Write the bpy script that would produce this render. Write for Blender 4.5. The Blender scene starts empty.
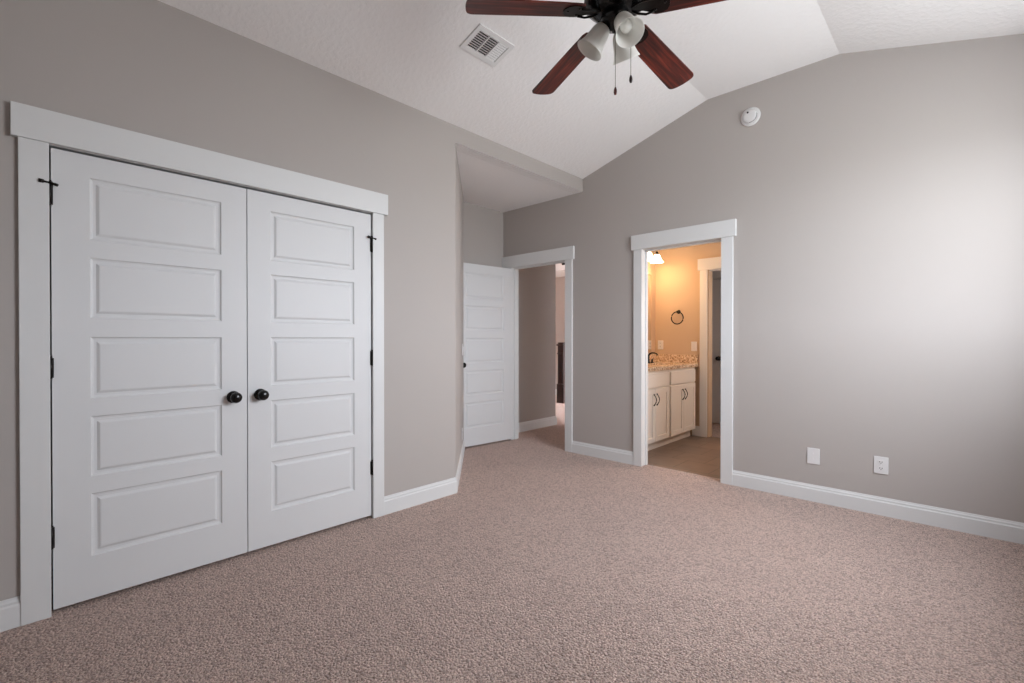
import bpy, bmesh, math, random
from mathutils import Vector, Matrix
random.seed(4)
PI = math.pi
scene = bpy.context.scene
COL = scene.collection

# ------------------------------------------------------------------ camera
cam_d = bpy.data.cameras.new('camera')
cam_d.sensor_width = 36.0
cam_d.lens = 473.11 * 36.0 / 1024.0
cam_d.clip_start = 0.02
cam = bpy.data.objects.new('camera', cam_d)
COL.objects.link(cam)
cam.location = (0, 0, 1.21)
cam.rotation_euler = (PI / 2 - 0.0056, 0, 0.761)
scene.camera = cam

# ------------------------------------------------------------------ view + world + daylight
vs = scene.view_settings
vs.view_transform = 'Standard'
vs.look = 'None'
vs.gamma = 1.0
vs.use_curve_mapping = False
vs.exposure = 0.06
try:
    scene.cycles.use_denoising = True
    scene.cycles.max_bounces = 14
    scene.cycles.diffuse_bounces = 10
    scene.cycles.sample_clamp_indirect = 6.0
except Exception:
    pass

SKY, GROUND = 25.0, 14.0
world = bpy.data.worlds.new('daylight')
scene.world = world
world.use_nodes = True
wn = world.node_tree.nodes
wl_ = world.node_tree.links
wn.clear()
wo = wn.new('ShaderNodeOutputWorld')
bg = wn.new('ShaderNodeBackground')
tc = wn.new('ShaderNodeTexCoord')
sx = wn.new('ShaderNodeSeparateXYZ')
mr = wn.new('ShaderNodeMapRange')
mr.inputs['From Min'].default_value = -0.06
mr.inputs['From Max'].default_value = 0.06
mx = wn.new('ShaderNodeMix')
mx.data_type = 'RGBA'
mx.inputs[6].default_value = (GROUND * 0.96, GROUND * 1.0, GROUND * 1.02, 1)
mx.inputs[7].default_value = (SKY * 0.945, SKY * 1.0, SKY * 1.08, 1)
wl_.new(tc.outputs['Generated'], sx.inputs[0])
wl_.new(sx.outputs['Z'], mr.inputs['Value'])
wl_.new(mr.outputs[0], mx.inputs[0])
wl_.new(mx.outputs[2], bg.inputs['Color'])
wl_.new(bg.outputs[0], wo.inputs[0])

# the window of the room (outside the picture, in the right wall), with a daylight portal in it
WIN = [
    dict(wall='x', at=0.70, a0=1.9, a1=3.5, z0=1.28, z1=2.55),
]


def light(name, kind, loc, energy, color, size=0.05, rot=None, size_y=None):
    d = bpy.data.lights.new(name, kind)
    d.energy = energy
    d.color = color
    if kind == 'AREA':
        d.shape = 'RECTANGLE'
        d.size = size
        d.size_y = size_y or size
    else:
        d.shadow_soft_size = size
    o = bpy.data.objects.new(name, d)
    o.location = loc
    if rot:
        o.rotation_euler = rot
    COL.objects.link(o)
    return o


for w in WIN:
    cz = (w['z0'] + w['z1']) / 2
    ca = (w['a0'] + w['a1']) / 2
    if w['wall'] == 'x':
        o = light('window_portal', 'AREA', (w['at'] + 0.118, ca, cz), 1, (1, 1, 1), w['z1'] - w['z0'], (0, PI / 2, 0), w['a1'] - w['a0'])
    else:
        o = light('window_portal', 'AREA', (ca, w['at'] - 0.118, cz), 1, (1, 1, 1), w['a1'] - w['a0'], (PI / 2, 0, 0), w['z1'] - w['z0'])
    o.data.cycles.is_portal = True


# ------------------------------------------------------------------ materials
def srgb(r, g, b):
    f = lambda c: (c / 255 / 12.92) if c / 255 <= 0.04045 else ((c / 255 + 0.055) / 1.055) ** 2.4
    return (f(r), f(g), f(b), 1)


def mat(name, col, rough=0.5, metal=0.0, bump=None, var=None, spec=0.5):
    """bump=(scale, strength, distance); var=(scale, amount)"""
    m = bpy.data.materials.new(name)
    m.use_nodes = True
    nt = m.node_tree
    b = nt.nodes['Principled BSDF']
    b.inputs['Base Color'].default_value = col
    b.inputs['Roughness'].default_value = rough
    b.inputs['Metallic'].default_value = metal
    b.inputs['Specular IOR Level'].default_value = spec
    tcn = nt.nodes.new('ShaderNodeTexCoord')
    if var:
        n = nt.nodes.new('ShaderNodeTexNoise')
        n.inputs['Scale'].default_value = var[0]
        n.inputs['Detail'].default_value = 4
        nt.links.new(tcn.outputs['Object'], n.inputs['Vector'])
        mm = nt.nodes.new('ShaderNodeMix')
        mm.data_type = 'RGBA'
        a = var[1]
        mm.inputs[6].default_value = tuple(c * (1 - a) for c in col[:3]) + (1,)
        mm.inputs[7].default_value = tuple(min(1, c * (1 + a)) for c in col[:3]) + (1,)
        nt.links.new(n.outputs['Fac'], mm.inputs[0])
        nt.links.new(mm.outputs[2], b.inputs['Base Color'])
    if bump:
        n2 = nt.nodes.new('ShaderNodeTexNoise')
        n2.inputs['Scale'].default_value = bump[0]
        n2.inputs['Detail'].default_value = 3
        nt.links.new(tcn.outputs['Object'], n2.inputs['Vector'])
        bp = nt.nodes.new('ShaderNodeBump')
        bp.inputs['Strength'].default_value = bump[1]
        bp.inputs['Distance'].default_value = bump[2]
        nt.links.new(n2.outputs['Fac'], bp.inputs['Height'])
        nt.links.new(bp.outputs[0], b.inputs['Normal'])
    return m


M = {}
M['wall'] = mat('wall_paint', srgb(177, 171, 167), 0.75, bump=(160, 0.12, 0.002), var=(1.3, 0.012), spec=0.25)
M['bath_wall'] = mat('lamp_tinted_wall_paint', srgb(196, 174, 150), 0.75, bump=(160, 0.12, 0.002), var=(1.3, 0.012), spec=0.25)  # greige wall paint with the warm glow of the vanity lamps mixed in
M['trim'] = mat('white_trim_paint', srgb(216, 217, 217), 0.42, var=(6, 0.01), spec=0.4)
M['door'] = mat('white_door_paint', srgb(215, 216, 217), 0.48, bump=(90, 0.06, 0.001), var=(5, 0.012), spec=0.35)
M['plastic'] = mat('white_plastic', srgb(220, 219, 219), 0.35, var=(30, 0.01))
M['metal_white'] = mat('white_enamel', srgb(226, 226, 226), 0.45, var=(20, 0.02))
M['dark_void'] = mat('duct_black', srgb(20, 20, 20), 0.9, var=(20, 0.1))
M['bronze'] = mat('oil_rubbed_bronze', srgb(24, 20, 18), 0.28, 0.6, var=(40, 0.25))
M['black'] = mat('black_enamel', srgb(15, 14, 14), 0.22, 0.2, var=(30, 0.3))
M['nickel'] = mat('worn_brass_ring', srgb(150, 142, 128), 0.25, 1.0, var=(60, 0.1))
M['slot'] = mat('slot_dark', srgb(22, 20, 20), 0.6, var=(60, 0.1))
M['cab'] = mat('cabinet_cream_paint', srgb(226, 221, 214), 0.42, var=(8, 0.015))
M['porcelain'] = mat('porcelain', srgb(240, 238, 234), 0.12, var=(10, 0.005))
M['newel'] = mat('dark_cherry_newel', srgb(38, 13, 9), 0.4, var=(14, 0.3))
M['chain'] = mat('chain_brass', srgb(110, 98, 82), 0.35, 0.9, var=(200, 0.3))


def ceiling_mat():
    m = mat('white_knockdown_ceiling', srgb(240, 239, 239), 0.9, var=(2, 0.01), spec=0.1)
    nt = m.node_tree
    b = nt.nodes['Principled BSDF']
    t = nt.nodes.new('ShaderNodeTexCoord')
    n = nt.nodes.new('ShaderNodeTexNoise')
    n.inputs['Scale'].default_value = 34
    n.inputs['Detail'].default_value = 5
    r = nt.nodes.new('ShaderNodeValToRGB')
    r.color_ramp.elements[0].position = 0.44
    r.color_ramp.elements[1].position = 0.60
    bp = nt.nodes.new('ShaderNodeBump')
    bp.inputs['Strength'].default_value = 0.22
    bp.inputs['Distance'].default_value = 0.005
    nt.links.new(t.outputs['Object'], n.inputs['Vector'])
    nt.links.new(n.outputs['Fac'], r.inputs[0])
    nt.links.new(r.outputs[0], bp.inputs['Height'])
    nt.links.new(bp.outputs[0], b.inputs['Normal'])
    return m


def carpet_mat():
    m = bpy.data.materials.new('beige_pink_carpet')
    m.use_nodes = True
    nt = m.node_tree
    b = nt.nodes['Principled BSDF']
    b.inputs['Roughness'].default_value = 1.0
    b.inputs['Specular IOR Level'].default_value = 0.05
    b.inputs['Sheen Weight'].default_value = 0.15
    t = nt.nodes.new('ShaderNodeTexCoord')
    v = nt.nodes.new('ShaderNodeTexVoronoi')
    v.inputs['Scale'].default_value = 95
    n = nt.nodes.new('ShaderNodeTexNoise')
    n.inputs['Scale'].default_value = 150
    n.inputs['Detail'].default_value = 4
    n.inputs['Roughness'].default_value = 0.7
    big = nt.nodes.new('ShaderNodeTexNoise')
    big.inputs['Scale'].default_value = 3.2
    big.inputs['Detail'].default_value = 3
    for q in (v, n, big):
        nt.links.new(t.outputs['Object'], q.inputs['Vector'])
    r = nt.nodes.new('ShaderNodeValToRGB')
    e = r.color_ramp.elements
    e[0].position = 0.36
    e[0].color = srgb(136, 104, 92)
    e[1].position = 0.64
    e[1].color = srgb(255, 236, 224)
    mid = r.color_ramp.elements.new(0.5)
    mid.color = srgb(222, 193, 181)
    nt.links.new(n.outputs['Fac'], r.inputs[0])
    # a random tone per tuft
    mm = nt.nodes.new('ShaderNodeMix')
    mm.data_type = 'RGBA'
    mm.blend_type = 'MULTIPLY'
    mm.inputs[0].default_value = 0.5
    rr = nt.nodes.new('ShaderNodeValToRGB')
    rr.color_ramp.elements[0].color = (0.23, 0.19, 0.175, 1)
    rr.color_ramp.elements[0].position = 0.0
    rr.color_ramp.elements[1].position = 0.55
    rr.color_ramp.elements[1].color = (1, 1, 1, 1)
    sp = nt.nodes.new('ShaderNodeSeparateColor')
    nt.links.new(v.outputs['Color'], sp.inputs[0])
    nt.links.new(sp.outputs[0], rr.inputs[0])
    nt.links.new(r.outputs[0], mm.inputs[6])
    nt.links.new(rr.outputs[0], mm.inputs[7])
    m2 = nt.nodes.new('ShaderNodeMix')
    m2.data_type = 'RGBA'
    m2.blend_type = 'MULTIPLY'
    m2.inputs[0].default_value = 0.3
    r3 = nt.nodes.new('ShaderNodeValToRGB')
    r3.color_ramp.elements[0].position = 0.35
    r3.color_ramp.elements[0].color = (0.84, 0.83, 0.83, 1)
    r3.color_ramp.elements[1].position = 0.65
    nt.links.new(big.outputs['Fac'], r3.inputs[0])
    nt.links.new(mm.outputs[2], m2.inputs[6])
    nt.links.new(r3.outputs[0], m2.inputs[7])
    nt.links.new(m2.outputs[2], b.inputs['Base Color'])
    ad = nt.nodes.new('ShaderNodeMath')
    ad.operation = 'SUBTRACT'
    nt.links.new(n.outputs['Fac'], ad.inputs[0])
    nt.links.new(v.outputs['Distance'], ad.inputs[1])
    bp = nt.nodes.new('ShaderNodeBump')
    bp.inputs['Strength'].default_value = 0.9
    bp.inputs['Distance'].default_value = 0.018
    nt.links.new(ad.outputs[0], bp.inputs['Height'])
    nt.links.new(bp.outputs[0], b.inputs['Normal'])
    return m


def wood_mat():
    m = bpy.data.materials.new('cherry_fan_blade_wood')
    m.use_nodes = True
    nt = m.node_tree
    b = nt.nodes['Principled BSDF']
    b.inputs['Roughness'].default_value = 0.38
    t = nt.nodes.new('ShaderNodeTexCoord')
    mp = nt.nodes.new('ShaderNodeMapping')
    mp.inputs['Scale'].default_value = (2.2, 34, 10)
    n = nt.nodes.new('ShaderNodeTexNoise')
    n.inputs['Scale'].default_value = 1.6
    n.inputs['Detail'].default_value = 6
    n.inputs['Distortion'].default_value = 0.6
    r = nt.nodes.new('ShaderNodeValToRGB')
    e = r.color_ramp.elements
    e[0].position = 0.34
    e[0].color = srgb(34, 10, 8)
    e[1].position = 0.72
    e[1].color = srgb(126, 52, 36)
    k = r.color_ramp.elements.new(0.52)
    k.color = srgb(82, 26, 18)
    nt.links.new(t.outputs['Object'], mp.inputs[0])
    nt.links.new(mp.outputs[0], n.inputs['Vector'])
    nt.links.new(n.outputs['Fac'], r.inputs[0])
    nt.links.new(r.outputs[0], b.inputs['Base Color'])
    return m


def granite_mat():
    m = bpy.data.materials.new('tan_speckled_granite')
    m.use_nodes = True
    nt = m.node_tree
    b = nt.nodes['Principled BSDF']
    b.inputs['Roughness'].default_value = 0.2
    t = nt.nodes.new('ShaderNodeTexCoord')
    n = nt.nodes.new('ShaderNodeTexNoise')
    n.inputs['Scale'].default_value = 60
    n.inputs['Detail'].default_value = 5
    r = nt.nodes.new('ShaderNodeValToRGB')
    e = r.color_ramp.elements
    e[0].position = 0.30
    e[0].color = srgb(100, 78, 62)
    e[1].position = 0.66
    e[1].color = srgb(236, 222, 204)
    k = r.color_ramp.elements.new(0.48)
    k.color = srgb(200, 172, 142)
    nt.links.new(t.outputs['Object'], n.inputs['Vector'])
    nt.links.new(n.outputs['Fac'], r.inputs[0])
    nt.links.new(r.outputs[0], b.inputs['Base Color'])
    return m


def tile_mat():
    m = bpy.data.materials.new('brown_floor_tile')
    m.use_nodes = True
    nt = m.node_tree
    b = nt.nodes['Principled BSDF']
    b.inputs['Roughness'].default_value = 0.42
    t = nt.nodes.new('ShaderNodeTexCoord')
    br = nt.nodes.new('ShaderNodeTexBrick')
    br.offset = 0.5
    br.inputs['Scale'].default_value = 1.0
    br.inputs['Brick Width'].default_value = 0.33
    br.inputs['Row Height'].default_value = 0.33
    br.inputs['Mortar Size'].default_value = 0.004
    br.inputs['Color1'].default_value = srgb(150, 128, 112)
    br.inputs['Color2'].default_value = srgb(134, 116, 104)
    br.inputs['Mortar'].default_value = srgb(108, 92, 82)
    n = nt.nodes.new('ShaderNodeTexNoise')
    n.inputs['Scale'].default_value = 7
    n.inputs['Detail'].default_value = 4
    mm = nt.nodes.new('ShaderNodeMix')
    mm.data_type = 'RGBA'
    mm.blend_type = 'MULTIPLY'
    mm.inputs[0].default_value = 0.35
    nt.links.new(t.outputs['Object'], br.inputs['Vector'])
    nt.links.new(t.outputs['Object'], n.inputs['Vector'])
    nt.links.new(br.outputs['Color'], mm.inputs[6])
    nt.links.new(n.outputs['Fac'], mm.inputs[7])
    nt.links.new(mm.outputs[2], b.inputs['Base Color'])
    return m


def frosted_mat(name, emit=0.0, col=(0.86, 0.85, 0.82, 1), ecol=(1, 0.78, 0.5, 1)):
    m = bpy.data.materials.new(name)
    m.use_nodes = True
    nt = m.node_tree
    nt.nodes.clear()
    out = nt.nodes.new('ShaderNodeOutputMaterial')
    d = nt.nodes.new('ShaderNodeBsdfDiffuse')
    tr = nt.nodes.new('ShaderNodeBsdfTranslucent')
    gl = nt.nodes.new('ShaderNodeBsdfGlossy')
    gl.inputs['Roughness'].default_value = 0.3
    t = nt.nodes.new('ShaderNodeTexCoord')
    n = nt.nodes.new('ShaderNodeTexNoise')
    n.inputs['Scale'].default_value = 25
    mm = nt.nodes.new('ShaderNodeMix')
    mm.data_type = 'RGBA'
    mm.inputs[6].default_value = tuple(c * 0.95 for c in col[:3]) + (1,)
    mm.inputs[7].default_value = col
    nt.links.new(t.outputs['Object'], n.inputs['Vector'])
    nt.links.new(n.outputs['Fac'], mm.inputs[0])
    nt.links.new(mm.outputs[2], d.inputs['Color'])
    nt.links.new(mm.outputs[2], tr.inputs['Color'])
    a = nt.nodes.new('ShaderNodeMixShader')
    a.inputs[0].default_value = 0.5
    nt.links.new(d.outputs[0], a.inputs[1])
    nt.links.new(tr.outputs[0], a.inputs[2])
    b2 = nt.nodes.new('ShaderNodeMixShader')
    b2.inputs[0].default_value = 0.06
    nt.links.new(a.outputs[0], b2.inputs[1])
    nt.links.new(gl.outputs[0], b2.inputs[2])
    last = b2
    if emit:
        em = nt.nodes.new('ShaderNodeEmission')
        em.inputs['Color'].default_value = ecol
        em.inputs['Strength'].default_value = emit
        s = nt.nodes.new('ShaderNodeAddShader')
        nt.links.new(b2.outputs[0], s.inputs[0])
        nt.links.new(em.outputs[0], s.inputs[1])
        last = s
    nt.links.new(last.outputs[0], out.inputs[0])
    return m


def mirror_mat():
    return mat('mirror_silver', (0.9, 0.9, 0.9, 1), 0.02, 1.0, var=(2, 0.004))


def pane_mat():
    m = bpy.data.materials.new('window_glass')
    m.use_nodes = True
    nt = m.node_tree
    nt.nodes.clear()
    out = nt.nodes.new('ShaderNodeOutputMaterial')
    tr = nt.nodes.new('ShaderNodeBsdfTransparent')
    gl = nt.nodes.new('ShaderNodeBsdfGlossy')
    gl.inputs['Roughness'].default_value = 0.02
    a = nt.nodes.new('ShaderNodeMixShader')
    a.inputs[0].default_value = 0.06
    nt.links.new(tr.outputs[0], a.inputs[1])
    nt.links.new(gl.outputs[0], a.inputs[2])
    nt.links.new(a.outputs[0], out.inputs[0])
    return m


M['ceiling'] = ceiling_mat()
M['carpet'] = carpet_mat()
M['wood'] = wood_mat()
M['granite'] = granite_mat()
M['tile'] = tile_mat()
M['frost'] = frosted_mat('frosted_glass')
M['bulb'] = frosted_mat('opal_bulb', 0.0, (0.95, 0.95, 0.92, 1))
M['lit'] = frosted_mat('lit_frosted_glass', 6.0)
M['mirror'] = mirror_mat()
M['pane'] = pane_mat()


# ------------------------------------------------------------------ mesh helpers
class MB:
    def __init__(self):
        self.bm = bmesh.new()

    def box(self, x0, x1, y0, y1, z0, z1, bev=0.0):
        t = bmesh.new()
        bmesh.ops.create_cube(t, size=1)
        bmesh.ops.scale(t, vec=(x1 - x0, y1 - y0, z1 - z0), verts=t.verts)
        bmesh.ops.translate(t, vec=((x0 + x1) / 2, (y0 + y1) / 2, (z0 + z1) / 2), verts=t.verts)
        if bev:
            bmesh.ops.bevel(t, geom=t.edges[:], offset=bev, segments=2, profile=0.5, affect='EDGES')
        self.merge(t)
        return self

    def merge(self, t, mtx=None):
        if mtx:
            bmesh.ops.transform(t, matrix=mtx, verts=t.verts)
        me = bpy.data.meshes.new('tmp')
        t.to_mesh(me)
        t.free()
        self.bm.from_mesh(me)
        bpy.data.meshes.remove(me)

    def prism(self, pts, axis, a0, a1):
        """polygon extruded along axis: pts are the two other coordinates in order (xyz without axis)"""
        def P(u, v, w):
            return {'x': (w, u, v), 'y': (u, w, v), 'z': (u, v, w)}[axis]
        bm = self.bm
        A = [bm.verts.new(P(u, v, a0)) for u, v in pts]
        B = [bm.verts.new(P(u, v, a1)) for u, v in pts]
        n = len(pts)
        fs = [bm.faces.new(A), bm.faces.new(B[::-1])]
        for i in range(n):
            fs.append(bm.faces.new([A[i], B[i], B[(i + 1) % n], A[(i + 1) % n]]))
        bmesh.ops.recalc_face_normals(bm, faces=fs)
        return self

    def lathe(self, prof, seg=32, mtx=None, close=False):
        """prof: (r, z) list, spun around z"""
        t = bmesh.new()
        rings = []
        for r, z in prof:
            if r < 1e-6:
                rings.append([t.verts.new((0, 0, z))])
            else:
                rings.append([t.verts.new((r * math.cos(2 * PI * i / seg), r * math.sin(2 * PI * i / seg), z)) for i in range(seg)])
        for a, b in zip(rings, rings[1:]):
            for i in range(seg):
                j = (i + 1) % seg
                if len(a) == 1 and len(b) == 1:
                    continue
                if len(a) == 1:
                    t.faces.new([a[0], b[j], b[i]])
                elif len(b) == 1:
                    t.faces.new([a[i], a[j], b[0]])
                else:
                    t.faces.new([a[i], a[j], b[j], b[i]])
        bmesh.ops.recalc_face_normals(t, faces=t.faces[:])
        for f in t.faces:
            f.smooth = True
        self.merge(t, mtx)
        return self

    def tube(self, pts, r, seg=10, closed=False):
        pts = [Vector(p) for p in pts]
        n = len(pts)
        rs = r if isinstance(r, (list, tuple)) else [r] * n
        bm = self.bm
        rings = []
        up = Vector((0, 0, 1))
        for i, p in enumerate(pts):
            if closed:
                d = (pts[(i + 1) % n] - pts[i - 1]).normalized()
            else:
                d = (pts[min(i + 1, n - 1)] - pts[max(i - 1, 0)]).normalized()
            u = up if abs(d.dot(up)) < 0.95 else Vector((1, 0, 0))
            a = d.cross(u).normalized()
            b = d.cross(a).normalized()
            rings.append([bm.verts.new(p + rs[i] * (math.cos(2 * PI * k / seg) * a + math.sin(2 * PI * k / seg) * b)) for k in range(seg)])
        fs = []
        rng = range(n) if closed else range(n - 1)
        for i in rng:
            A, B = rings[i], rings[(i + 1) % n]
            for k in range(seg):
                fs.append(bm.faces.new([A[k], A[(k + 1) % seg], B[(k + 1) % seg], B[k]]))
        for f in fs:
            f.smooth = True
        if not closed:
            fs.append(bm.faces.new(rings[0]))
            fs.append(bm.faces.new(rings[-1][::-1]))
        bmesh.ops.recalc_face_normals(bm, faces=fs)
        return self

    def sweep(self, path, prof, z=0.0, side=1):
        """prof (t, h) swept along a 2-D polyline, t pushed to the left (side=1) or right (-1) of the path"""
        bm = self.bm
        P = [Vector(p) for p in path]
        n = len(P)
        rings = []
        for i in range(n):
            d0 = (P[i] - P[i - 1]).normalized() if i > 0 else None
            d1 = (P[i + 1] - P[i]).normalized() if i < n - 1 else None
            nn = lambda d: Vector((-d.y, d.x)) * side
            if d0 is None:
                m = nn(d1)
            elif d1 is None:
                m = nn(d0)
            else:
                m = nn(d0) + nn(d1)
                m = m / (m.length_squared / 2)
            rings.append([bm.verts.new((P[i].x + m.x * t, P[i].y + m.y * t, z + h)) for t, h in prof])
        fs = []
        k = len(prof)
        for a, b in zip(rings, rings[1:]):
            for j in range(k):
                fs.append(bm.faces.new([a[j], a[(j + 1) % k], b[(j + 1) % k], b[j]]))
        fs.append(bm.faces.new(rings[0]))
        fs.append(bm.faces.new(rings[-1][::-1]))
        bmesh.ops.recalc_face_normals(bm, faces=fs)
        return self

    def build(self, name, material, parent=None, loc=None, rot=None):
        me = bpy.data.meshes.new(name)
        self.bm.to_mesh(me)
        self.bm.free()
        me.materials.append(material)
        o = bpy.data.objects.new(name, me)
        COL.objects.link(o)
        if parent is not None:
            o.parent = parent
        if loc:
            o.location = loc
        if rot:
            o.rotation_euler = rot
        return o


def tag(o, label=None, cat=None, group=None, kind=None):
    if label:
        o['label'] = label
    if cat:
        o['category'] = cat
    if group:
        o['group'] = group
    if kind:
        o['kind'] = kind
    return o


def struct(o, label, cat):
    return tag(o, label, cat, None, 'structure')


def empty(name, loc, rot=(0, 0, 0)):
    o = bpy.data.objects.new(name, None)
    o.empty_display_size = 0.1
    o.location = loc
    o.rotation_euler = rot
    COL.objects.link(o)
    return o


def kids(o):
    return [c for c in bpy.data.objects if c.parent == o]


def copy_tree(o, parent=None):
    c = o.copy()
    COL.objects.link(c)
    if parent is not None:
        c.parent = parent
    for ch in kids(o):
        copy_tree(ch, c)
    return c


# ------------------------------------------------------------------ dimensions (metres)
L = -2.8824          # left (closet) wall plane x
D = 4.0992           # far wall plane y
D2 = D + 0.115
RX = 0.70            # right wall plane x
BY = -0.75           # back wall plane y
ZL = 2.8806          # spring height of the sloped ceiling
ZC = 3.2602          # flat ceiling height
C1, C2 = -1.59, -0.649
SOF = 2.746          # entry alcove ceiling
AX = -4.05           # alcove left wall
CA = (L, 2.3817)     # corner: closet wall / angled wall
CB = (-3.93, 3.362)  # end of angled wall
HEAD = 2.05
BAW, BAF = -2.955, 5.86   # bath left wall x, far wall y

# ------------------------------------------------------------------ floors
o = MB().box(-9.2, RX + .1, BY - .1, D2 - .02, -0.05, 0).box(-9.2, -3.0, D2 - .02, 8.2, -0.05, 0).build('floor', M['carpet'])
struct(o, 'beige pink cut pile carpet over the bedroom and hall floor', 'floor')
o = MB().box(-3.0, -0.58, D2 - .02, BAF + .10, -0.05, -0.004).build('floor_bathroom', M['tile'])
struct(o, 'brown square floor tiles inside the bathroom doorway', 'floor')
o = MB().box(-3.3, -0.58, BAF + .10, 7.0, -0.05, 0.0).build('floor_closet', M['carpet'])
struct(o, 'strip of carpet beyond the far bathroom doorway', 'floor')

# ------------------------------------------------------------------ bedroom walls
t = 0.115
y0, y1, zo = 0.092, 1.672, HEAD + 0.015       # rough closet opening
mb = MB()
mb.box(L - t, L, BY - .1, y0, 0, ZL + .05)
mb.box(L - t, L, y1, CA[1], 0, SOF)
mb.box(L - t, L, y1, CA[1], SOF, ZL + .05)
mb.box(L - t, L, y0, y1, zo, ZL + .05)
mb.box(L - t, L, CA[1], D, SOF, ZL + .05)     # fascia over the alcove mouth
bmesh.ops.remove_doubles(mb.bm, verts=mb.bm.verts, dist=1e-5)
o = mb.build('wall_left', M['wall'])
struct(o, 'greige left wall around the white double closet doors', 'wall')

dv = (Vector(CB) - Vector(CA)).normalized()
nb = Vector((-dv.y, dv.x))                      # into the wall body
if nb.x > 0:
    nb = -nb
a_, b_ = Vector(CA), Vector(CB)
o = MB().prism([tuple(a_), tuple(b_), tuple(b_ + nb * .05), tuple(a_ + nb * .05)], 'z', 0, SOF).build('wall_angled', M['wall'])
struct(o, 'narrow angled greige wall between closet wall and open bedroom door', 'wall')

mb = MB()
mb.box(AX - t, AX, 2.2, D, 0, SOF)
mb.box(AX, L - t, 2.2, 2.26, 0, SOF)
o = mb.build('wall_alcove', M['wall'])
struct(o, 'greige wall behind the open bedroom door in the entry alcove', 'wall')

o = MB().box(AX - t, L - .001, 2.2, D, SOF, SOF + .05).build('ceiling_alcove', M['ceiling'])
struct(o, 'low flat white ceiling of the entry alcove', 'ceiling')

# far wall with gable top and two door openings
BO = (-2.2126, -1.4519)     # bath rough opening (x)
EO = (-3.913, -3.0865)      # bedroom rough opening
def topz(x):
    if x < L:
        return SOF + .02
    if x < C1:
        return ZL + (ZC - ZL) * (x - L) / (C1 - L)
    if x < C2:
        return ZC
    return ZC - (ZC - ZL) * (x - C2) / (RX - C2)
mb = MB()
def piece(x0, x1, z0):
    xs = sorted(set([x0, x1] + [c for c in (L, C1, C2) if x0 < c < x1]))
    pts = [(x0, z0), (x1, z0)]
    for x in reversed(xs):
        if x == L and x0 < L < x1:
            pts.append((L, ZL + .03))
            pts.append((L, SOF + .02))
        elif x == L and x0 >= L:
            pts.append((L, ZL + .03))
        else:
            pts.append((x, topz(x) + .03))
    mb.prism(pts, 'y', D, D2)
piece(AX - t, EO[0], 0)
piece(EO[0], EO[1], zo)
piece(EO[1], BO[0], 0)
piece(BO[0], BO[1], zo)
piece(BO[1], RX + .1, 0)
bmesh.ops.remove_doubles(mb.bm, verts=mb.bm.verts, dist=1e-5)
o = mb.build('wall_far', M['wall'])
struct(o, 'greige gable wall holding the bedroom and bathroom doorways', 'wall')

w = WIN[0]
mb = MB()
mb.box(RX, RX + t, BY - .1, w['a0'], 0, ZL + .06)
mb.box(RX, RX + t, w['a1'], D2, 0, ZL + .06)
mb.box(RX, RX + t, w['a0'], w['a1'], 0, w['z0'])
mb.box(RX, RX + t, w['a0'], w['a1'], w['z1'], ZL + .06)
o = mb.build('wall_right', M['wall'])
struct(o, 'greige right wall with the bedroom window, outside the picture', 'wall')
mb = MB().box(L - t, RX + t, BY - t, BY, 0, 3.3)
o = mb.build('wall_back', M['wall'])
struct(o, 'greige wall behind the viewer, outside the picture', 'wall')

# vaulted ceiling
sec = [(L - .02, ZL - .02 * (ZC - ZL) / (C1 - L)), (C1, ZC), (C2, ZC), (RX + .05, ZL - .05 * .28)]
o = MB().prism(sec + [(x, z + .06) for x, z in reversed(sec)], 'y', BY - t, D2).build('ceiling', M['ceiling'])
struct(o, 'white textured vaulted ceiling with a flat strip along the top', 'ceiling')

# closet box behind the doors
mb = MB()
mb.box(L - .72, L - .66, -.3, 2.2, 0, 2.5)
mb.box(L - .66, L - t, -.3, -.24, 0, 2.5)
mb.box(L - .66, L - t, 2.14, 2.2, 0, 2.5)
mb.box(L - .72, L - t, -.3, 2.2, 2.5, 2.56)
o = mb.build('wall_closet', M['wall'])
struct(o, 'inside of the closet behind the white double doors', 'wall')

# windows of the room
def make_window(n, w, label):
    r = empty('window_%d' % n, (0, 0, 0))
    struct(r, label, 'window')
    def bx(mb, a0, a1, d0, d1, z0, z1):
        if w['wall'] == 'x':
            mb.box(w['at'] + d0, w['at'] + d1, a0, a1, z0, z1)
        else:
            mb.box(a0, a1, w['at'] - d1, w['at'] - d0, z0, z1)
    a0, a1, z0, z1 = w['a0'], w['a1'], w['z0'], w['z1']
    m = MB()
    bx(m, a0 - .095, a0, -.02, 0, z0 - .02, z1)
    bx(m, a1, a1 + .095, -.02, 0, z0 - .02, z1)
    bx(m, a0 - .12, a1 + .12, -.024, 0, z1, z1 + .14)
    bx(m, a0 - .12, a1 + .12, -.05, 0, z0 - .045, z0 - .02)
    bx(m, a0 - .095, a1 + .095, -.018, 0, z0 - .13, z0 - .045)
    m.build('window_casing', M['trim'], r)
    mid = (a0 + a1) / 2
    m = MB()
    for s0, s1 in ((a0, a0 + .04), (mid - .04, mid + .04), (a1 - .04, a1)):
        bx(m, s0, s1, .02, .08, z0, z1)
    bx(m, a0, a1, .02, .08, z0, z0 + .04)
    bx(m, a0, a1, .02, .08, z1 - .04, z1)
    zm = (z0 + z1) / 2
    bx(m, a0, a1, .03, .075, zm - .022, zm + .022)
    m.build('sash', M['trim'], r)
    for s0, s1 in ((a0 + .04, mid - .04), (mid + .04, a1 - .04)):
        m = MB()
        bx(m, s0, s1, .05, .054, z0 + .04, z1 - .04)
        m.build('pane', M['pane'], r)
make_window(1, WIN[0], 'twin window in the right wall, outside the picture')

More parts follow.
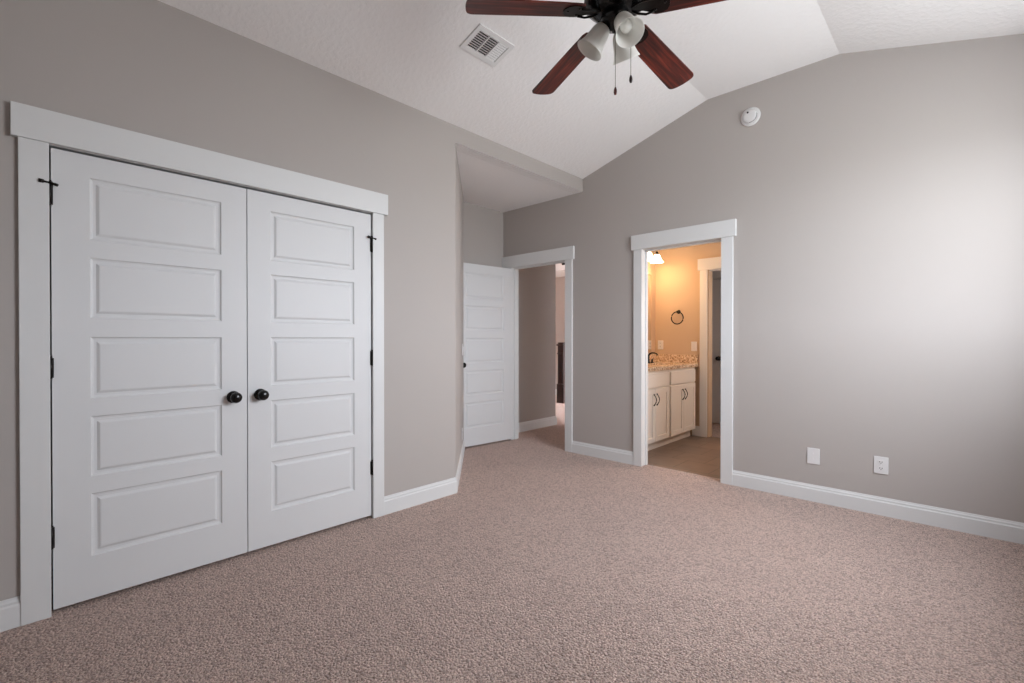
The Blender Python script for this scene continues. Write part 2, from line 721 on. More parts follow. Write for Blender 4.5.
# ------------------------------------------------------------------ hall
HX = -4.155
HZ = 2.66
HF = 8.05
o = MB().box(HX - t, HX, D2, 5.252, 0, HZ).build('wall_hall_left', M['wall'])
struct(o, 'greige hall wall seen through the bedroom doorway', 'wall')
o = MB().box(-9.2, HX - t, 5.137, 5.252, 0, HZ).build('wall_hall_near', M['wall'])
struct(o, 'hall wall running left past the corner, hidden from view', 'wall')
o = MB().box(-9.2, -3.07, HF, HF + t, 0, HZ).build('wall_hall_far', M['wall'])
struct(o, 'warm lit wall at the far end of the hall', 'wall')
o = MB().box(-9.3, -9.2, 5.137, HF + t, 0, HZ).build('wall_hall_side', M['wall'])
struct(o, 'end wall of the hall, hidden from view', 'wall')
o = MB().box(-9.2, -3.07, D2, HF + t, HZ, HZ + .06).build('ceiling_hall', M['ceiling'])
struct(o, 'white hall ceiling seen past the bedroom door head', 'ceiling')

# ------------------------------------------------------------------ bathroom shell
BX1 = -0.7
BZ = 2.74
FO = (-2.253, -1.49)
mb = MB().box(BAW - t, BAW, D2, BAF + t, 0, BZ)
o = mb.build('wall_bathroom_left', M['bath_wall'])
struct(o, 'bathroom wall behind the vanity and mirror', 'wall')
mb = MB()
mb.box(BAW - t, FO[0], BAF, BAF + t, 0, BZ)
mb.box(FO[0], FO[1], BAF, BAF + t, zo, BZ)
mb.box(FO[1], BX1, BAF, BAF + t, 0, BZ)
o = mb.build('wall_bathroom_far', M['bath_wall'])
struct(o, 'warm lit bathroom wall carrying the towel ring', 'wall')
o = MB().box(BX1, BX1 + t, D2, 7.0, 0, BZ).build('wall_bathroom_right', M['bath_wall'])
struct(o, 'right bathroom wall, hidden from view', 'wall')
o = MB().box(BAW - t, BX1 + t, D2, BAF + t, BZ, BZ + .06).build('ceiling_bathroom', M['ceiling'])
struct(o, 'white bathroom ceiling, hidden from view', 'ceiling')
RY = 6.83
mb = MB()
mb.box(-3.3, -2.605, RY, RY + t, 0, BZ).box(-2.605, -1.855, RY, RY + t, zo, BZ).box(-1.855, BX1, RY, RY + t, 0, BZ)
mb.box(-3.36, -3.3, BAF + t, RY + t, 0, BZ).box(-2.7, -1.75, RY + .10, RY + t + .02, 0, BZ)  # last box: backing added behind the closed door to block sky leaking through gaps
o = mb.build('wall_closet_room', M['wall'])
struct(o, 'wall of the small room beyond the bathroom', 'wall')
o = MB().box(-3.36, BX1 + t, BAF + t, RY + t, BZ, BZ + .06).build('ceiling_closet_room', M['ceiling'])
struct(o, 'ceiling of the small room beyond the bathroom, hidden from view', 'ceiling')


# ------------------------------------------------------------------ trims: jamb + side casings + head casing
def map_box(axis, plane, sgn):
    """returns f(mb, a0, a1, d0, d1, z0, z1): a along the wall, d out of the wall towards the room"""
    def f(mb, a0, a1, d0, d1, z0, z1, bev=0):
        p0, p1 = sorted((plane + sgn * d0, plane + sgn * d1))
        if axis == 'x':
            mb.box(p0, p1, a0, a1, z0, z1, bev)
        else:
            mb.box(a0, a1, p0, p1, z0, z1, bev)
    return f


def doorway(n, axis, plane, sgn, i0, i1, o0, o1, h0, h1, depth, label, stop=None, right_side=True):
    """i: inner edges of casings, o: outer edges, h: head ends; jamb faces sit 0.006 outside the inner edges"""
    f = map_box(axis, plane, sgn)
    m = MB()
    f(m, i0 - .021, i0 - .005, -depth, 0, 0, HEAD + .005)
    f(m, i1 + .005, i1 + .021, -depth, 0, 0, HEAD + .005)
    f(m, i0 - .021, i1 + .021, -depth, 0, HEAD + .005, HEAD + .02)
    if stop:
        f(m, i0 - .005, i0 + .006, stop - .03, stop, 0, HEAD + .005)
        f(m, i1 - .006, i1 + .005, stop - .03, stop, 0, HEAD + .005)
        f(m, i0 - .005, i1 + .005, stop - .03, stop, HEAD - .006, HEAD + .005)
    r = m.build('trim_%d' % n, M['trim'])
    struct(r, label, 'door trim')
    m = MB()
    f(m, o0, i0, 0, .019, 0, HEAD + .007, .002)
    m.build('side_casing', M['trim'], r)
    m = MB()
    f(m, i1, o1, 0, .019, 0, HEAD + .007, .002)
    m.build('side_casing', M['trim'], r)
    m = MB()
    f(m, h0, h1, 0, .027, HEAD + .007, 2.196, .002)
    m.build('head_casing', M['trim'], r)
    return r


doorway(1, 'x', L, 1, .104, 1.6566, .0109, 1.7391, -.0101, 1.7677, t, 'wide flat white casing around the double closet doors')
doorway(2, 'y', D, -1, -3.898, -3.1015, -3.995, -3.0085, -4.045, -2.9856, t, 'white casing of the bedroom doorway to the hall', -.04)
doorway(3, 'y', D, -1, -2.1956, -1.4689, -2.2818, -1.3739, -2.3046, -1.3504, t, 'white casing of the lit bathroom doorway', -.06)
doorway(4, 'y', BAF, -1, -2.268, -1.475, -2.356, -1.38, -2.381, -1.355, t, 'white casing of the far doorway inside the bathroom', -.04)
doorway(5, 'y', RY, -1, -2.584, -1.876, -2.675, -1.785, -2.70, -1.76, t, 'casing around the closed door beyond the bathroom', -.05)
# hall side casing of the bedroom doorway is hidden; strike plate in the far bath jamb
m = MB().box(-2.2745, -2.2725, BAF + .012, BAF + .045, .93, 1.0)

# ------------------------------------------------------------------ baseboards
PROF = [(0, 0), (.015, 0), (.015, .090), (.0125, .095), (.010, .097), (.010, .108), (.006, .115), (.004, .1235), (0, .1235)]


def baseboard(name, paths, label, prof=PROF):
    m = MB()
    for p, s in paths:
        m.sweep(p, prof, 0, s)
    o = m.build(name, M['trim'])
    struct(o, label, 'baseboard')


ang_in = (CB[0] - dv.x * .002, CB[1] - dv.y * .002)
baseboard('baseboard_left', [([(L, BY), (L, .0109)], -1), ([(L, 1.7391), CA, ang_in], -1)], 'white baseboard along the closet wall and angled corner')
baseboard('baseboard_alcove', [([(AX, 3.0), (AX, D)], -1)], 'white baseboard behind the open bedroom door')
baseboard('baseboard_far', [([(-3.0085, D), (-2.2818, D)], -1), ([(-1.3739, D), (RX, D)], -1)], 'white baseboard along the gable wall')
baseboard('baseboard_right', [([(RX, D), (RX, BY)], -1)], 'white baseboard under the window wall, outside the picture')
baseboard('baseboard_back', [([(RX, BY), (L, BY)], -1)], 'white baseboard behind the viewer')
baseboard('baseboard_hall', [([(HX, D2), (HX, 5.252), (-9.2, 5.252)], -1)], 'white baseboard on the hall wall beyond the bedroom door')
baseboard('baseboard_hall_far', [([(-9.2, HF), (-3.07, HF)], -1)], 'white baseboard at the far end of the hall')
baseboard('baseboard_bathroom', [([(-2.45, BAF), (-2.356, BAF)], -1)], 'short baseboard between vanity and far bathroom doorway')
CRN = [(0, 0), (.012, 0), (.02, .02), (.075, .085), (.08, .10), (.09, .125), (0, .125)]
m = MB().sweep([(-9.2, HF), (-3.07, HF)], CRN, HZ - .125, -1)
struct(m.build('trim_6', M['trim']), 'cream crown moulding at the far end of the hall', 'crown moulding')

# ------------------------------------------------------------------ panel doors
PZ = [(.217, .503), (.581, .856), (.938, 1.219), (1.304, 1.580), (1.660, 1.943)]


def panel_leaf(wid, u0, u1, zb, zt, thick, depth=.009):
    """local frame: u = x (0..wid), front face y = 0 looking to -y, z absolute. panels on both faces"""
    mb = MB()
    bm = mb.bm
    for face in (0, 1):
        yb = 0 if face == 0 else thick
        sg = 1 if face == 0 else -1
        us = [0, u0, u1, wid]
        zs = [zb]
        for a, b in PZ:
            zs += [a, b]
        zs.append(zt)
        for i in range(3):
            for j in range(len(zs) - 1):
                a0, a1, c0, c1 = us[i], us[i + 1], zs[j], zs[j + 1]
                if i == 1 and j % 2 == 1:
                    rings = []
                    for off, dp in ((0, 0), (.005, depth * .75), (.012, depth), (.022, depth), (.032, depth * .25), (.036, depth * .15)):
                        rings.append([bm.verts.new((x, yb + sg * dp, z)) for x, z in ((a0 + off, c0 + off), (a1 - off, c0 + off), (a1 - off, c1 - off), (a0 + off, c1 - off))])
                    for A, B in zip(rings, rings[1:]):
                        for k in range(4):
                            bm.faces.new([A[k], A[(k + 1) % 4], B[(k + 1) % 4], B[k]])
                    bm.faces.new(rings[-1])
                else:
                    bm.faces.new([bm.verts.new((x, yb, z)) for x, z in ((a0, c0), (a1, c0), (a1, c1), (a0, c1))])
    # edges
    for x in (0, wid):
        bm.faces.new([bm.verts.new(p) for p in ((x, 0, zb), (x, thick, zb), (x, thick, zt), (x, 0, zt))])
    for z in (zb, zt):
        bm.faces.new([bm.verts.new(p) for p in ((0, 0, z), (wid, 0, z), (wid, thick, z), (0, thick, z))])
    bmesh.ops.remove_doubles(bm, verts=bm.verts, dist=1e-5)
    bmesh.ops.recalc_face_normals(bm, faces=bm.faces[:])
    return mb


def knob(parent, u, z, y=0.0, sgn=-1):
    """ball knob on the face at local y, pointing to sgn*y"""
    mt = Matrix.Translation((u, y, z)) @ Matrix.Rotation(PI / 2 * (1 if sgn < 0 else -1), 4, 'X')
    k = MB().lathe([(0, .022), (.011, .022), (.0125, .03), (.017, .034), (.024, .038), (.0285, .047), (.029, .054), (.0265, .062), (.020, .068), (.010, .0715), (0, .072)], 32, mt).build('door_knob', M['black'], parent)
    MB().lathe([(0, 0), (.033, 0), (.033, .004), (.030, .009), (.022, .012), (.012, .014), (.011, .024), (0, .024)], 32, mt).build('rosette', M['black'], k)
    MB().lathe([(.012, .026), (.0185, .0275), (.0195, .031), (.0165, .0335), (.012, .033)], 32, mt).build('ring', M['nickel'], k)['label'] = 'thin pale metal ring behind the knob'
    return k


def hinge(parent, u, z0, z1, y, plate_dir, stop=False):
    m = MB()
    m.lathe([(0, z0), (.0078, z0), (.0078, z1), (0, z1)], 14, Matrix.Translation((u, y, 0)))
    m.lathe([(0, z1), (.0045, z1), (.0075, z1 + .003), (.006, z1 + .008), (0, z1 + .01)], 14, Matrix.Translation((u, y, 0)))
    m.lathe([(0, z0 - .006), (.005, z0 - .004), (.0065, z0), (0, z0)], 14, Matrix.Translation((u, y, 0)))
    m.box(u - .011, u + .011, y + .002, y + .0055, z0, z1)
    h = m.build('hinge', M['bronze'], parent)
    if stop:
        s = MB()
        z = z1 - .006
        g = plate_dir
        s.tube([(u - g * .020, y - .010, z + .001), (u - g * .008, y - .008, z), (u + g * .008, y - .008, z - .002), (u + g * .020, y - .013, z - .005)], .0055, 8)
        s.tube([(u - g * .034, y - .012, z + .002), (u - g * .018, y - .010, z + .001)], .0085, 10)
        s.tube([(u + g * .016, y - .011, z - .004), (u + g * .025, y - .016, z - .008)], .0065, 10)
        s.lathe([(.0066, z - .006), (.011, z - .006), (.011, z + .007), (.0066, z + .007)], 14, Matrix.Translation((u, y, 0)))
        s.build('door_stop', M['bronze'], h)
    return h


TH = .035
# local x of a leaf runs along +y of the room; its front (local -y) faces +x: rotate by +90 deg about z
d1 = panel_leaf(.777, .1255, .654, .022, 2.043, TH).build('door_1', M['door'], None, (L + .002, .1105, 0), (0, 0, PI / 2))
struct(d1, 'left leaf of the white five-panel double closet doors', 'door')
knob(d1, .819 - .1105, .893)
for z0, z1, s in ((1.795, 1.893, True), (1.040, 1.126, False), (.295, .386, False)):
    hinge(d1, -.0055, z0, z1, -.006, 1, s)
d2 = panel_leaf(.757, .121, .637, .022, 2.043, TH).build('door_2', M['door'], None, (L + .002, .8925, 0), (0, 0, PI / 2))
struct(d2, 'right leaf of the white five-panel double closet doors', 'door')
knob(d2, .956 - .8925, .895)
for z0, z1, s in ((1.795, 1.893, True), (1.034, 1.128, False), (.298, .386, False)):
    hinge(d2, .757 + .0045, z0, z1, -.006, 1, s)

# bedroom door: swung open into the alcove, hall face towards the room
HP = Vector((-3.897, 4.083))
FE = Vector((-3.967, 3.290))
dd = (HP - FE).normalized()
ln = (HP - FE).length
d3 = panel_leaf(ln, .12, ln - .12, .018, 2.045, TH).build('door_3', M['door'], None, (FE.x, FE.y, 0), (0, 0, math.atan2(dd.y, dd.x)))
struct(d3, 'white five-panel bedroom door standing open in the alcove', 'door')
knob(d3, .064, .925)
knob(d3, .064, .925, TH, 1)
for z0, z1 in ((1.78, 1.87), (.98, 1.07), (.2, .29)):
    hinge(d3, ln + .006, z0, z1, TH + .004, -1)
m = MB().box(-.0015, .0, .006, TH - .006, .895, .955)
m.build('latch_plate', M['bronze'], d3)

d4 = panel_leaf(.70, .12, .58, .018, 2.045, TH).build('door_4', M['door'], None, (-2.580, RY + .004, 0))
struct(d4, 'closed grey-lit panel door beyond the far bathroom doorway', 'door')
knob(d4, .095, .935)
for z0, z1 in ((1.78, 1.87), (.98, 1.07), (.2, .29)):
    hinge(d4, .7055, z0, z1, -.006, -1)

# strike plate on the jamb of the far bathroom doorway, door catch at the bedroom door head
tr4 = bpy.data.objects['trim_4']
MB().box(-2.2735, -2.2715, BAF + .015, BAF + .07, .925, .995).build('strike_plate', M['bronze'], tr4)
tr2 = bpy.data.objects['trim_2']
MB().box(-3.208, -3.168, D + .065, D + .095, HEAD - .024, HEAD + .006, .003).build('door_catch', M['bronze'], tr2)


# ------------------------------------------------------------------ wall plates
def plate(name, kind, axis_rot, loc, label, cat, group=None, gang=1, wid=None, hgt=.118):
    """local frame: plate in the x-z plane, front to -y"""
    r = empty(name, loc, (0, 0, axis_rot))
    tag(r, label, cat, group)
    wd = wid or (.074 if gang == 1 else .118)
    MB().box(-wd / 2, wd / 2, -.006, 0, -hgt / 2, hgt / 2, .0025).build('cover_plate', M['plastic'], r)
    if kind == 'outlet':
        for s in (-1, 1):
            m = MB()
            pts = [(.0165 * math.cos(a) * (1.0), s * .0215 + max(-.0135, min(.0135, .0165 * math.sin(a)))) for a in [2 * PI * i / 28 for i in range(28)]]
            m.prism(pts, 'y', -.0078, -.005)
            rc = m.build('receptacle', M['plastic'], r)
            m = MB()
            m.box(-.0080, -.0048, -.0085, -.0074, s * .0215 - .002, s * .0215 + .007)
            m.box(.0048, .0080, -.0085, -.0074, s * .0215 - .002, s * .0215 + .006)
            m.lathe([(0, 0), (.0026, 0), (.0026, .001), (0, .001)], 12, Matrix.Translation((0, -.0075, s * .0215 - .007)) @ Matrix.Rotation(PI / 2, 4, 'X'))
            m.build('slots', M['slot'], rc)
        MB().lathe([(0, 0), (.003, 0), (.0025, .0012), (0, .0015)], 12, Matrix.Translation((0, -.006, 0)) @ Matrix.Rotation(PI / 2, 4, 'X')).build('screw', M['metal_white'], r)
    elif kind == 'switch':
        for g in range(gang):
            cx = (g - (gang - 1) / 2) * .046
            m = MB()
            m.box(cx - .0165, cx + .0165, -.0085, -.0055, -.033, .033, .001)
            m.prism([(-.0085, -.030), (-.0125, .030), (-.007, .030), (-.007, -.030)], 'x', cx - .0135, cx + .0135)
            m.build('rocker', M['plastic'], r)
    elif kind == 'blank':
        for s in (-1, 1):
            MB().lathe([(0, 0), (.003, 0), (.0025, .0012), (0, .0015)], 12, Matrix.Translation((0, -.006, s * .021)) @ Matrix.Rotation(PI / 2, 4, 'X')).build('screw', M['metal_white'], r)
    return r


plate('blank_plate', 'blank', 0, (-.801, D, .337), 'blank white cover plate low on the gable wall, nearer the bathroom doorway', 'wall plate', wid=.08)
plate('power_outlet', 'outlet', 0, (-.402, D, .342), 'white duplex power outlet low on the gable wall, right of the blank plate', 'outlet', wid=.08)
arot = math.atan2(dv.y, dv.x)      # front (-y local) to the room
def on_ang(d):
    return a_ + dv * d
p = on_ang(1.12)
plate('light_switch', 'switch', arot, (p.x, p.y, 1.10), 'white light switch on the angled wall beside the bedroom door knob', 'switch')
p = on_ang(1.05)
plate('power_outlet', 'outlet', arot, (p.x, p.y, .25), 'white power outlet low on the angled wall', 'outlet')
plate('power_outlet', 'outlet', 0, (-2.877, BAF, 1.130), 'white outlet above the counter in the bathroom corner by the mirror', 'outlet')
plate('light_switch', 'switch', 0, (-2.432, BAF, 1.116), 'white switch above the counter next to the far bathroom doorway', 'switch')

# ------------------------------------------------------------------ smoke detector
sd = empty('smoke_detector', (-1.244, D, 3.0), (PI / 2, 0, 0))   # local z points to -y (into the room)
tag(sd, 'round white smoke detector high on the gable wall', 'smoke detector')
MB().lathe([(0, 0), (.074, 0), (.075, .004), (.072, .011), (.062, .014), (0, .014)], 48).build('base', M['plastic'], sd)
MB().lathe([(.055, .0135), (.054, .018), (.052, .029), (.047, .034), (.038, .037), (.026, .038), (0, .0385)], 48).build('cover', M['plastic'], sd)
m = MB()
for i in range(14):
    a = 4.7 + i * .13
    mt = Matrix.Rotation(a, 4, 'Z')
    tt = bmesh.new()
    bmesh.ops.create_cube(tt, size=1)
    bmesh.ops.scale(tt, vec=(.004, .0035, .010), verts=tt.verts)
    bmesh.ops.translate(tt, vec=(.0518, 0, .025), verts=tt.verts)
    m.merge(tt, mt)
m.build('vents', M['slot'], sd)
MB().lathe([(0, .037), (.0075, .037), (.0075, .0388), (0, .0392)], 20, Matrix.Translation((-.012, .026, 0))).build('test_button', M['slot'], sd)['label'] = 'small grey test button'

# ------------------------------------------------------------------ ceiling vent on the left slope
sl = math.atan2(ZC - ZL, C1 - L)
vx, vy = -2.202, 2.086
vz = ZL + (ZC - ZL) * (vx - L) / (C1 - L)
# local: x = along y room (long), y = down the slope..., z = out of the ceiling
ex = Vector((0, 1, 0))
nz = Vector((math.sin(sl), 0, -math.cos(sl)))
ey = nz.cross(ex)
rot = Matrix((ex, ey, nz)).transposed().to_euler()
cv = empty('ceiling_vent', (vx, vy, vz), rot)
tag(cv, 'white rectangular air vent with louvers in the sloped ceiling', 'vent')
hl, hw = .152, .100
FT = .010
m = MB()
m.prism([(-hl, -hw), (-hl + .03, -hw), (-hl + .03, hw), (-hl, hw)], 'z', 0, FT)
m.prism([(hl - .03, -hw), (hl, -hw), (hl, hw), (hl - .03, hw)], 'z', 0, FT)
m.prism([(-hl + .03, -hw), (hl - .03, -hw), (hl - .03, -hw + .03), (-hl + .03, -hw + .03)], 'z', 0, FT)
m.prism([(-hl + .03, hw - .03), (hl - .03, hw - .03), (hl - .03, hw), (-hl + .03, hw)], 'z', 0, FT)
for cx in (-.0405, .0405):
    m.prism([(cx - .004, -hw + .03), (cx + .004, -hw + .03), (cx + .004, hw - .03), (cx - .004, hw - .03)], 'z', 0, FT)
m.build('frame', M['metal_white'], cv)
MB().box(-hl + .028, hl - .028, -hw + .028, hw - .028, .0002, .0012).build('duct_opening', M['dark_void'], cv)
for bank in range(3):
    b0 = -.122 + bank * .0835
    b1 = b0 + .0735
    for k in range(9):
        yy = -hw + .035 + k * .0162
        s = 1 if bank < 2 else -1
        a = .62 if bank < 2 else .40
        c_, s_ = math.cos(a) * (.0075 if bank < 2 else .0062), math.sin(a) * .0055 * s
        zc = .0075
        mm = MB()
        mm.prism([(yy - c_, zc - s_), (yy + c_, zc + s_), (yy + c_, zc + s_ + .0008), (yy - c_, zc - s_ + .0008)], 'x', b0, b1)
        mm.build('louver', M['metal_white'], cv)

# ------------------------------------------------------------------ ceiling fan
FX, FY = -1.124, 1.845
BZ_ = 2.650
fan = empty('ceiling_fan', (FX, FY, ZC))
tag(fan, 'ceiling fan with five cherry blades, black motor and frosted glass lights', 'ceiling fan')
def fz(z):
    return z - ZC
MB().lathe([(0, 0), (.075, 0), (.075, -.012), (.066, -.035), (.045, -.058), (.022, -.068), (0, -.068)], 40).build('canopy', M['black'], fan)
MB().lathe([(0, -.06), (.0135, -.06), (.0135, fz(2.84)), (0, fz(2.84))], 20).build('downrod', M['black'], fan)
MB().lathe([(0, fz(2.865)), (.028, fz(2.865)), (.034, fz(2.845)), (.06, fz(2.835)), (.105, fz(2.82)), (.128, fz(2.79)), (.132, fz(2.765)), (.132, fz(2.725)),
            (.138, fz(2.715)), (.138, fz(2.70)), (.125, fz(2.685)), (.098, fz(2.662)), (.070, fz(2.648)), (0, fz(2.646))], 48).build('motor_housing', M['black'], fan)
MB().lathe([(0, fz(2.65)), (.052, fz(2.65)), (.062, fz(2.642)), (.064, fz(2.615)), (.056, fz(2.602)), (.03, fz(2.592)), (.016, fz(2.58)), (.010, fz(2.572)), (0, fz(2.570))], 40).build('light_fitter', M['black'], fan)

TH0 = math.radians(160.2)
for k in range(5):
    a = TH0 + k * 2 * PI / 5
    # blade local: x outwards, pitched about its own axis, drooping slightly
    m = MB()
    x0, x1 = .150, .664
    top = []
    N = 10
    pts = [(x0, -.050), (x0 + .02, -.058)]
    pts += [(x1 - .035, -.071)]
    for i in range(1, 7):
        q = i / 7 * PI / 2
        pts.append((x1 - .035 + .030 * math.sin(q), -.041 - .030 * math.cos(q)))
    for i in range(0, 7):
        f = -.041 + .082 * i / 6
        pts.append((x1 - .004 + .004 * (1 - (f / .041) ** 2), f))
    for i in range(6, 0, -1):
        q = i / 7 * PI / 2
        pts.append((x1 - .035 + .030 * math.sin(q), .041 + .030 * math.cos(q)))
    pts += [(x1 - .035, .071), (x0 + .02, .058), (x0, .050)]
    m.prism(pts, 'z', -.003, .003)
    b = m.build('blade', M['wood'], fan, (0, 0, fz(2.664)))
    b.rotation_mode = 'XYZ'
    b.rotation_euler = (Matrix.Rotation(a, 4, 'Z') @ Matrix.Rotation(math.radians((5.2, 3.6, 4.2, 5.2, 6.0)[k]), 4, 'Y') @ Matrix.Rotation(math.radians(-11), 4, 'X')).to_euler()
    # blade iron under the blade: a curled black bracket with a rounded pad
    m = MB()
    pad = [(.118, -.020), (.145, -.034), (.170, -.048), (.198, -.050), (.220, -.040), (.233, -.020), (.237, 0), (.233, .020), (.220, .040), (.198, .050), (.170, .048), (.145, .034), (.118, .020)]
    m.prism(pad, 'z', -.0075, -.0032)
    m.prism([(.060, -.016), (.118, -.020), (.118, .020), (.060, .016)], 'z', -.0075, .002)
    for s in (-1, 1):
        m.tube([(.075, s * .010, -.006), (.10, s * .026, -.012), (.13, s * .036, -.013), (.165, s * .032, -.010)], .005, 8)
    for sx_, sy_ in ((.172, -.028), (.172, .028), (.216, 0)):
        m.lathe([(0, -.011), (.005, -.010), (.006, -.0075), (0, -.0075)], 10, Matrix.Translation((sx_, sy_, 0)))
    m.build('blade_iron', M['bronze'], b)

# three bell shades; azimuth measured in the room
cam_az = math.atan2(-FY, -FX)
for off in (33, -87, 153):
    a = cam_az + math.radians(off)
    tilt = math.radians(57)          # below the horizontal
    # local z of the shade runs along its axis from neck to mouth
    axis = Vector((math.cos(a) * math.cos(tilt), math.sin(a) * math.cos(tilt), -math.sin(tilt)))
    q = Vector((0, 0, 1)).rotation_difference(axis)
    base = Vector((math.cos(a) * .042, math.sin(a) * .042, fz(2.612)))
    prof = [(.024, 0), (.031, .004), (.038, .016), (.042, .034), (.045, .058), (.049, .082), (.056, .104), (.063, .118)]
    inner = [(r - .0028, z) for r, z in reversed(prof)]
    s = MB().lathe(prof + [(.0622, .1195)] + inner, 40).build('lamp_shade', M['frost'], fan, base + axis * .012)
    s.rotation_mode = 'QUATERNION'
    s.rotation_quaternion = q
    MB().lathe([(0, -.022), (.014, -.022), (.016, -.010), (.027, -.002), (.028, .008), (.026, .012), (0, .012)], 24).build('socket', M['black'], s)
    MB().lathe([(0, .014), (.013, .014), (.014, .03), (.021, .045), (.0255, .060), (.024, .074), (.015, .085), (0, .089)], 24).build('bulb', M['bulb'], s)

def pull(x, y, z0, z1):
    c = MB().tube([(x, y, fz(z0)), (x, y, fz(z1 + .03))], .0012, 6).build('pull_chain', M['chain'], fan)
    MB().lathe([(0, fz(z1 + .036)), (.003, fz(z1 + .034)), (.0065, fz(z1 + .024)), (.0075, fz(z1 + .012)), (.005, fz(z1 + .002)), (0, fz(z1))], 14, Matrix.Translation((x, y, 0))).build('pull', M['wood'], c)
pull(.004, -.004, 2.585, 2.292)
pull(.051, .048, 2.605, 2.348)

# ------------------------------------------------------------------ vanity in the bathroom
VX = -2.40
VD = -2.953
def shaker(m, y0_, y1_, z0_, z1_, rail=.055):
    """door front in the plane x = VX, thickness outwards .018"""
    m.box(VX, VX + .012, y0_ + .005, y1_ - .005, z0_ + .005, z1_ - .005)
    m.box(VX + .0005, VX + .02, y0_, y0_ + rail, z0_, z1_, .0015)
    m.box(VX + .0005, VX + .02, y1_ - rail, y1_, z0_, z1_, .0015)
    m.box(VX + .0005, VX + .02, y0_ + rail, y1_ - rail, z0_, z0_ + rail, .0015)
    m.box(VX + .0005, VX + .02, y0_ + rail, y1_ - rail, z1_ - rail, z1_, .0015)

def vanity(yc0, yc1, label, d_lo):
    r = empty('vanity_cabinet', ((VX + VD) / 2, (yc0 + yc1) / 2, 0))
    tag(r, label, 'cabinet', 'white vanity cabinets in the bathroom')
    off = -Vector(r.location)
    def put(m, name, par, mtl=M['cab']):
        bmesh.ops.translate(m.bm, vec=off, verts=m.bm.verts)
        return m.build(name, mtl, par)
    m = MB().box(VX - .018, VX, yc0, yc1, .10, .865).box(VD, VD + .01, yc0, yc1, .10, .865)
    m.box(VD, VX, yc0, yc0 + .016, .10, .865).box(VD, VX, yc1 - .016, yc1, .10, .865).box(VD, VX, yc0, yc1, .10, .116)
    put(m, 'carcass', r)
    m = MB().box(VD, VX - .055, yc0, yc1, 0, .10)
    put(m, 'toe_kick', r)
    mid = (yc0 + yc1) / 2
    m = MB()
    m.box(VX + .0005, VX + .02, yc0 + .025, yc1 - .025, .690, .835, .0025)
    put(m, 'drawer_front', r)
    for s in (-1, 1):
        e0, e1 = (yc0 + .025, mid - .0025) if s < 0 else (mid + .0025, yc1 - .025)
        m = MB()
        shaker(m, e0, e1, d_lo, .672)
        d = put(m, 'door', r)
        yy = mid + s * .034
        m = MB()
        X = VX + .02
        arc = [(X + .004 + .026 * math.sin(PI * i / 12), yy, .50 + .115 * i / 12) for i in range(13)]
        m.tube(arc, [.0065 if i in (0, 12) else .0045 for i in range(13)], 10)
        for zz in (.50, .615):
            m.lathe([(0, 0), (.009, 0), (.008, .006), (0, .007)], 14, Matrix.Translation((X, yy, zz)) @ Matrix.Rotation(PI / 2, 4, 'Y'))
        put(m, 'handle', d, M['bronze'])
    return r
vanity(4.376, 5.078, 'white vanity cabinet nearer the bathroom doorway, half hidden by the jamb', .105)
vanity(5.082, 5.80, 'white vanity cabinet against the far bathroom wall below the faucet', .105)

# countertop with an oval sink cut-out
CT0, CT1 = .866, .906
ct = MB()
bm = ct.bm
yA, yB, xA, xB = 4.36, BAF - .001, BAW + .001, -2.375
sxc, syc, srx, sry = -2.66, 5.44, .165, .215
N = 40
def rect_pt(a):
    c, s = math.cos(a), math.sin(a)
    best = 1e9
    for lim, comp in ((xB - sxc, c), (xA - sxc, c), (yB - syc, s), (yA - syc, s)):
        if comp * lim > 1e-9:
            best = min(best, lim / comp)
    return (sxc + c * best, syc + s * best)
angs = sorted([2 * PI * i / N for i in range(N)] + [math.atan2(y - syc, x - sxc) % (2 * PI) for x in (xA, xB) for y in (yA, yB)])
rings = []
for z in (CT1, CT0):
    rings.append(([bm.verts.new((*rect_pt(a), z)) for a in angs], [bm.verts.new((sxc + srx * math.cos(a), syc + sry * math.sin(a), z)) for a in angs]))
K = len(angs)
for i in range(K):
    j = (i + 1) % K
    (R0, E0), (R1, E1) = rings
    bm.faces.new([R0[i], R0[j], E0[j], E0[i]])
    bm.faces.new([R1[i], E1[i], E1[j], R1[j]])
    bm.faces.new([R0[i], R1[i], R1[j], R0[j]])
    bm.faces.new([E0[i], E0[j], E1[j], E1[i]])
bmesh.ops.recalc_face_normals(bm, faces=bm.faces[:])
cto = ct.build('countertop', M['granite'])
tag(cto, 'tan speckled granite countertop on the white bathroom vanity', 'countertop')
tag(MB().box(BAW + .001, BAW + .021, 4.36, BAF - .022, CT1, 1.008, .002).build('backsplash', M['granite']),
    'granite backsplash strip along the mirror wall behind the faucet', 'backsplash')
tag(MB().box(BAW + .001, -2.385, BAF - .021, BAF - .001, CT1, 1.008, .002).build('side_splash', M['granite']),
    'granite splash strip on the towel ring wall at the end of the counter', 'backsplash')

sk = MB()
pr = [(1.06, CT0 - .001), (1.0, CT0 - .001), (.97, CT0 - .03), (.86, CT0 - .09), (.6, CT0 - .125), (.12, CT0 - .135), (0, CT0 - .135)]
t_ = MB().lathe(pr, 40)
bmesh.ops.scale(t_.bm, vec=(srx, sry, 1), verts=t_.bm.verts)
bmesh.ops.translate(t_.bm, vec=(sxc, syc, 0), verts=t_.bm.verts)
tag(t_.build('sink', M['porcelain']), 'white oval sink under the granite countertop', 'sink')
sk.bm.free()

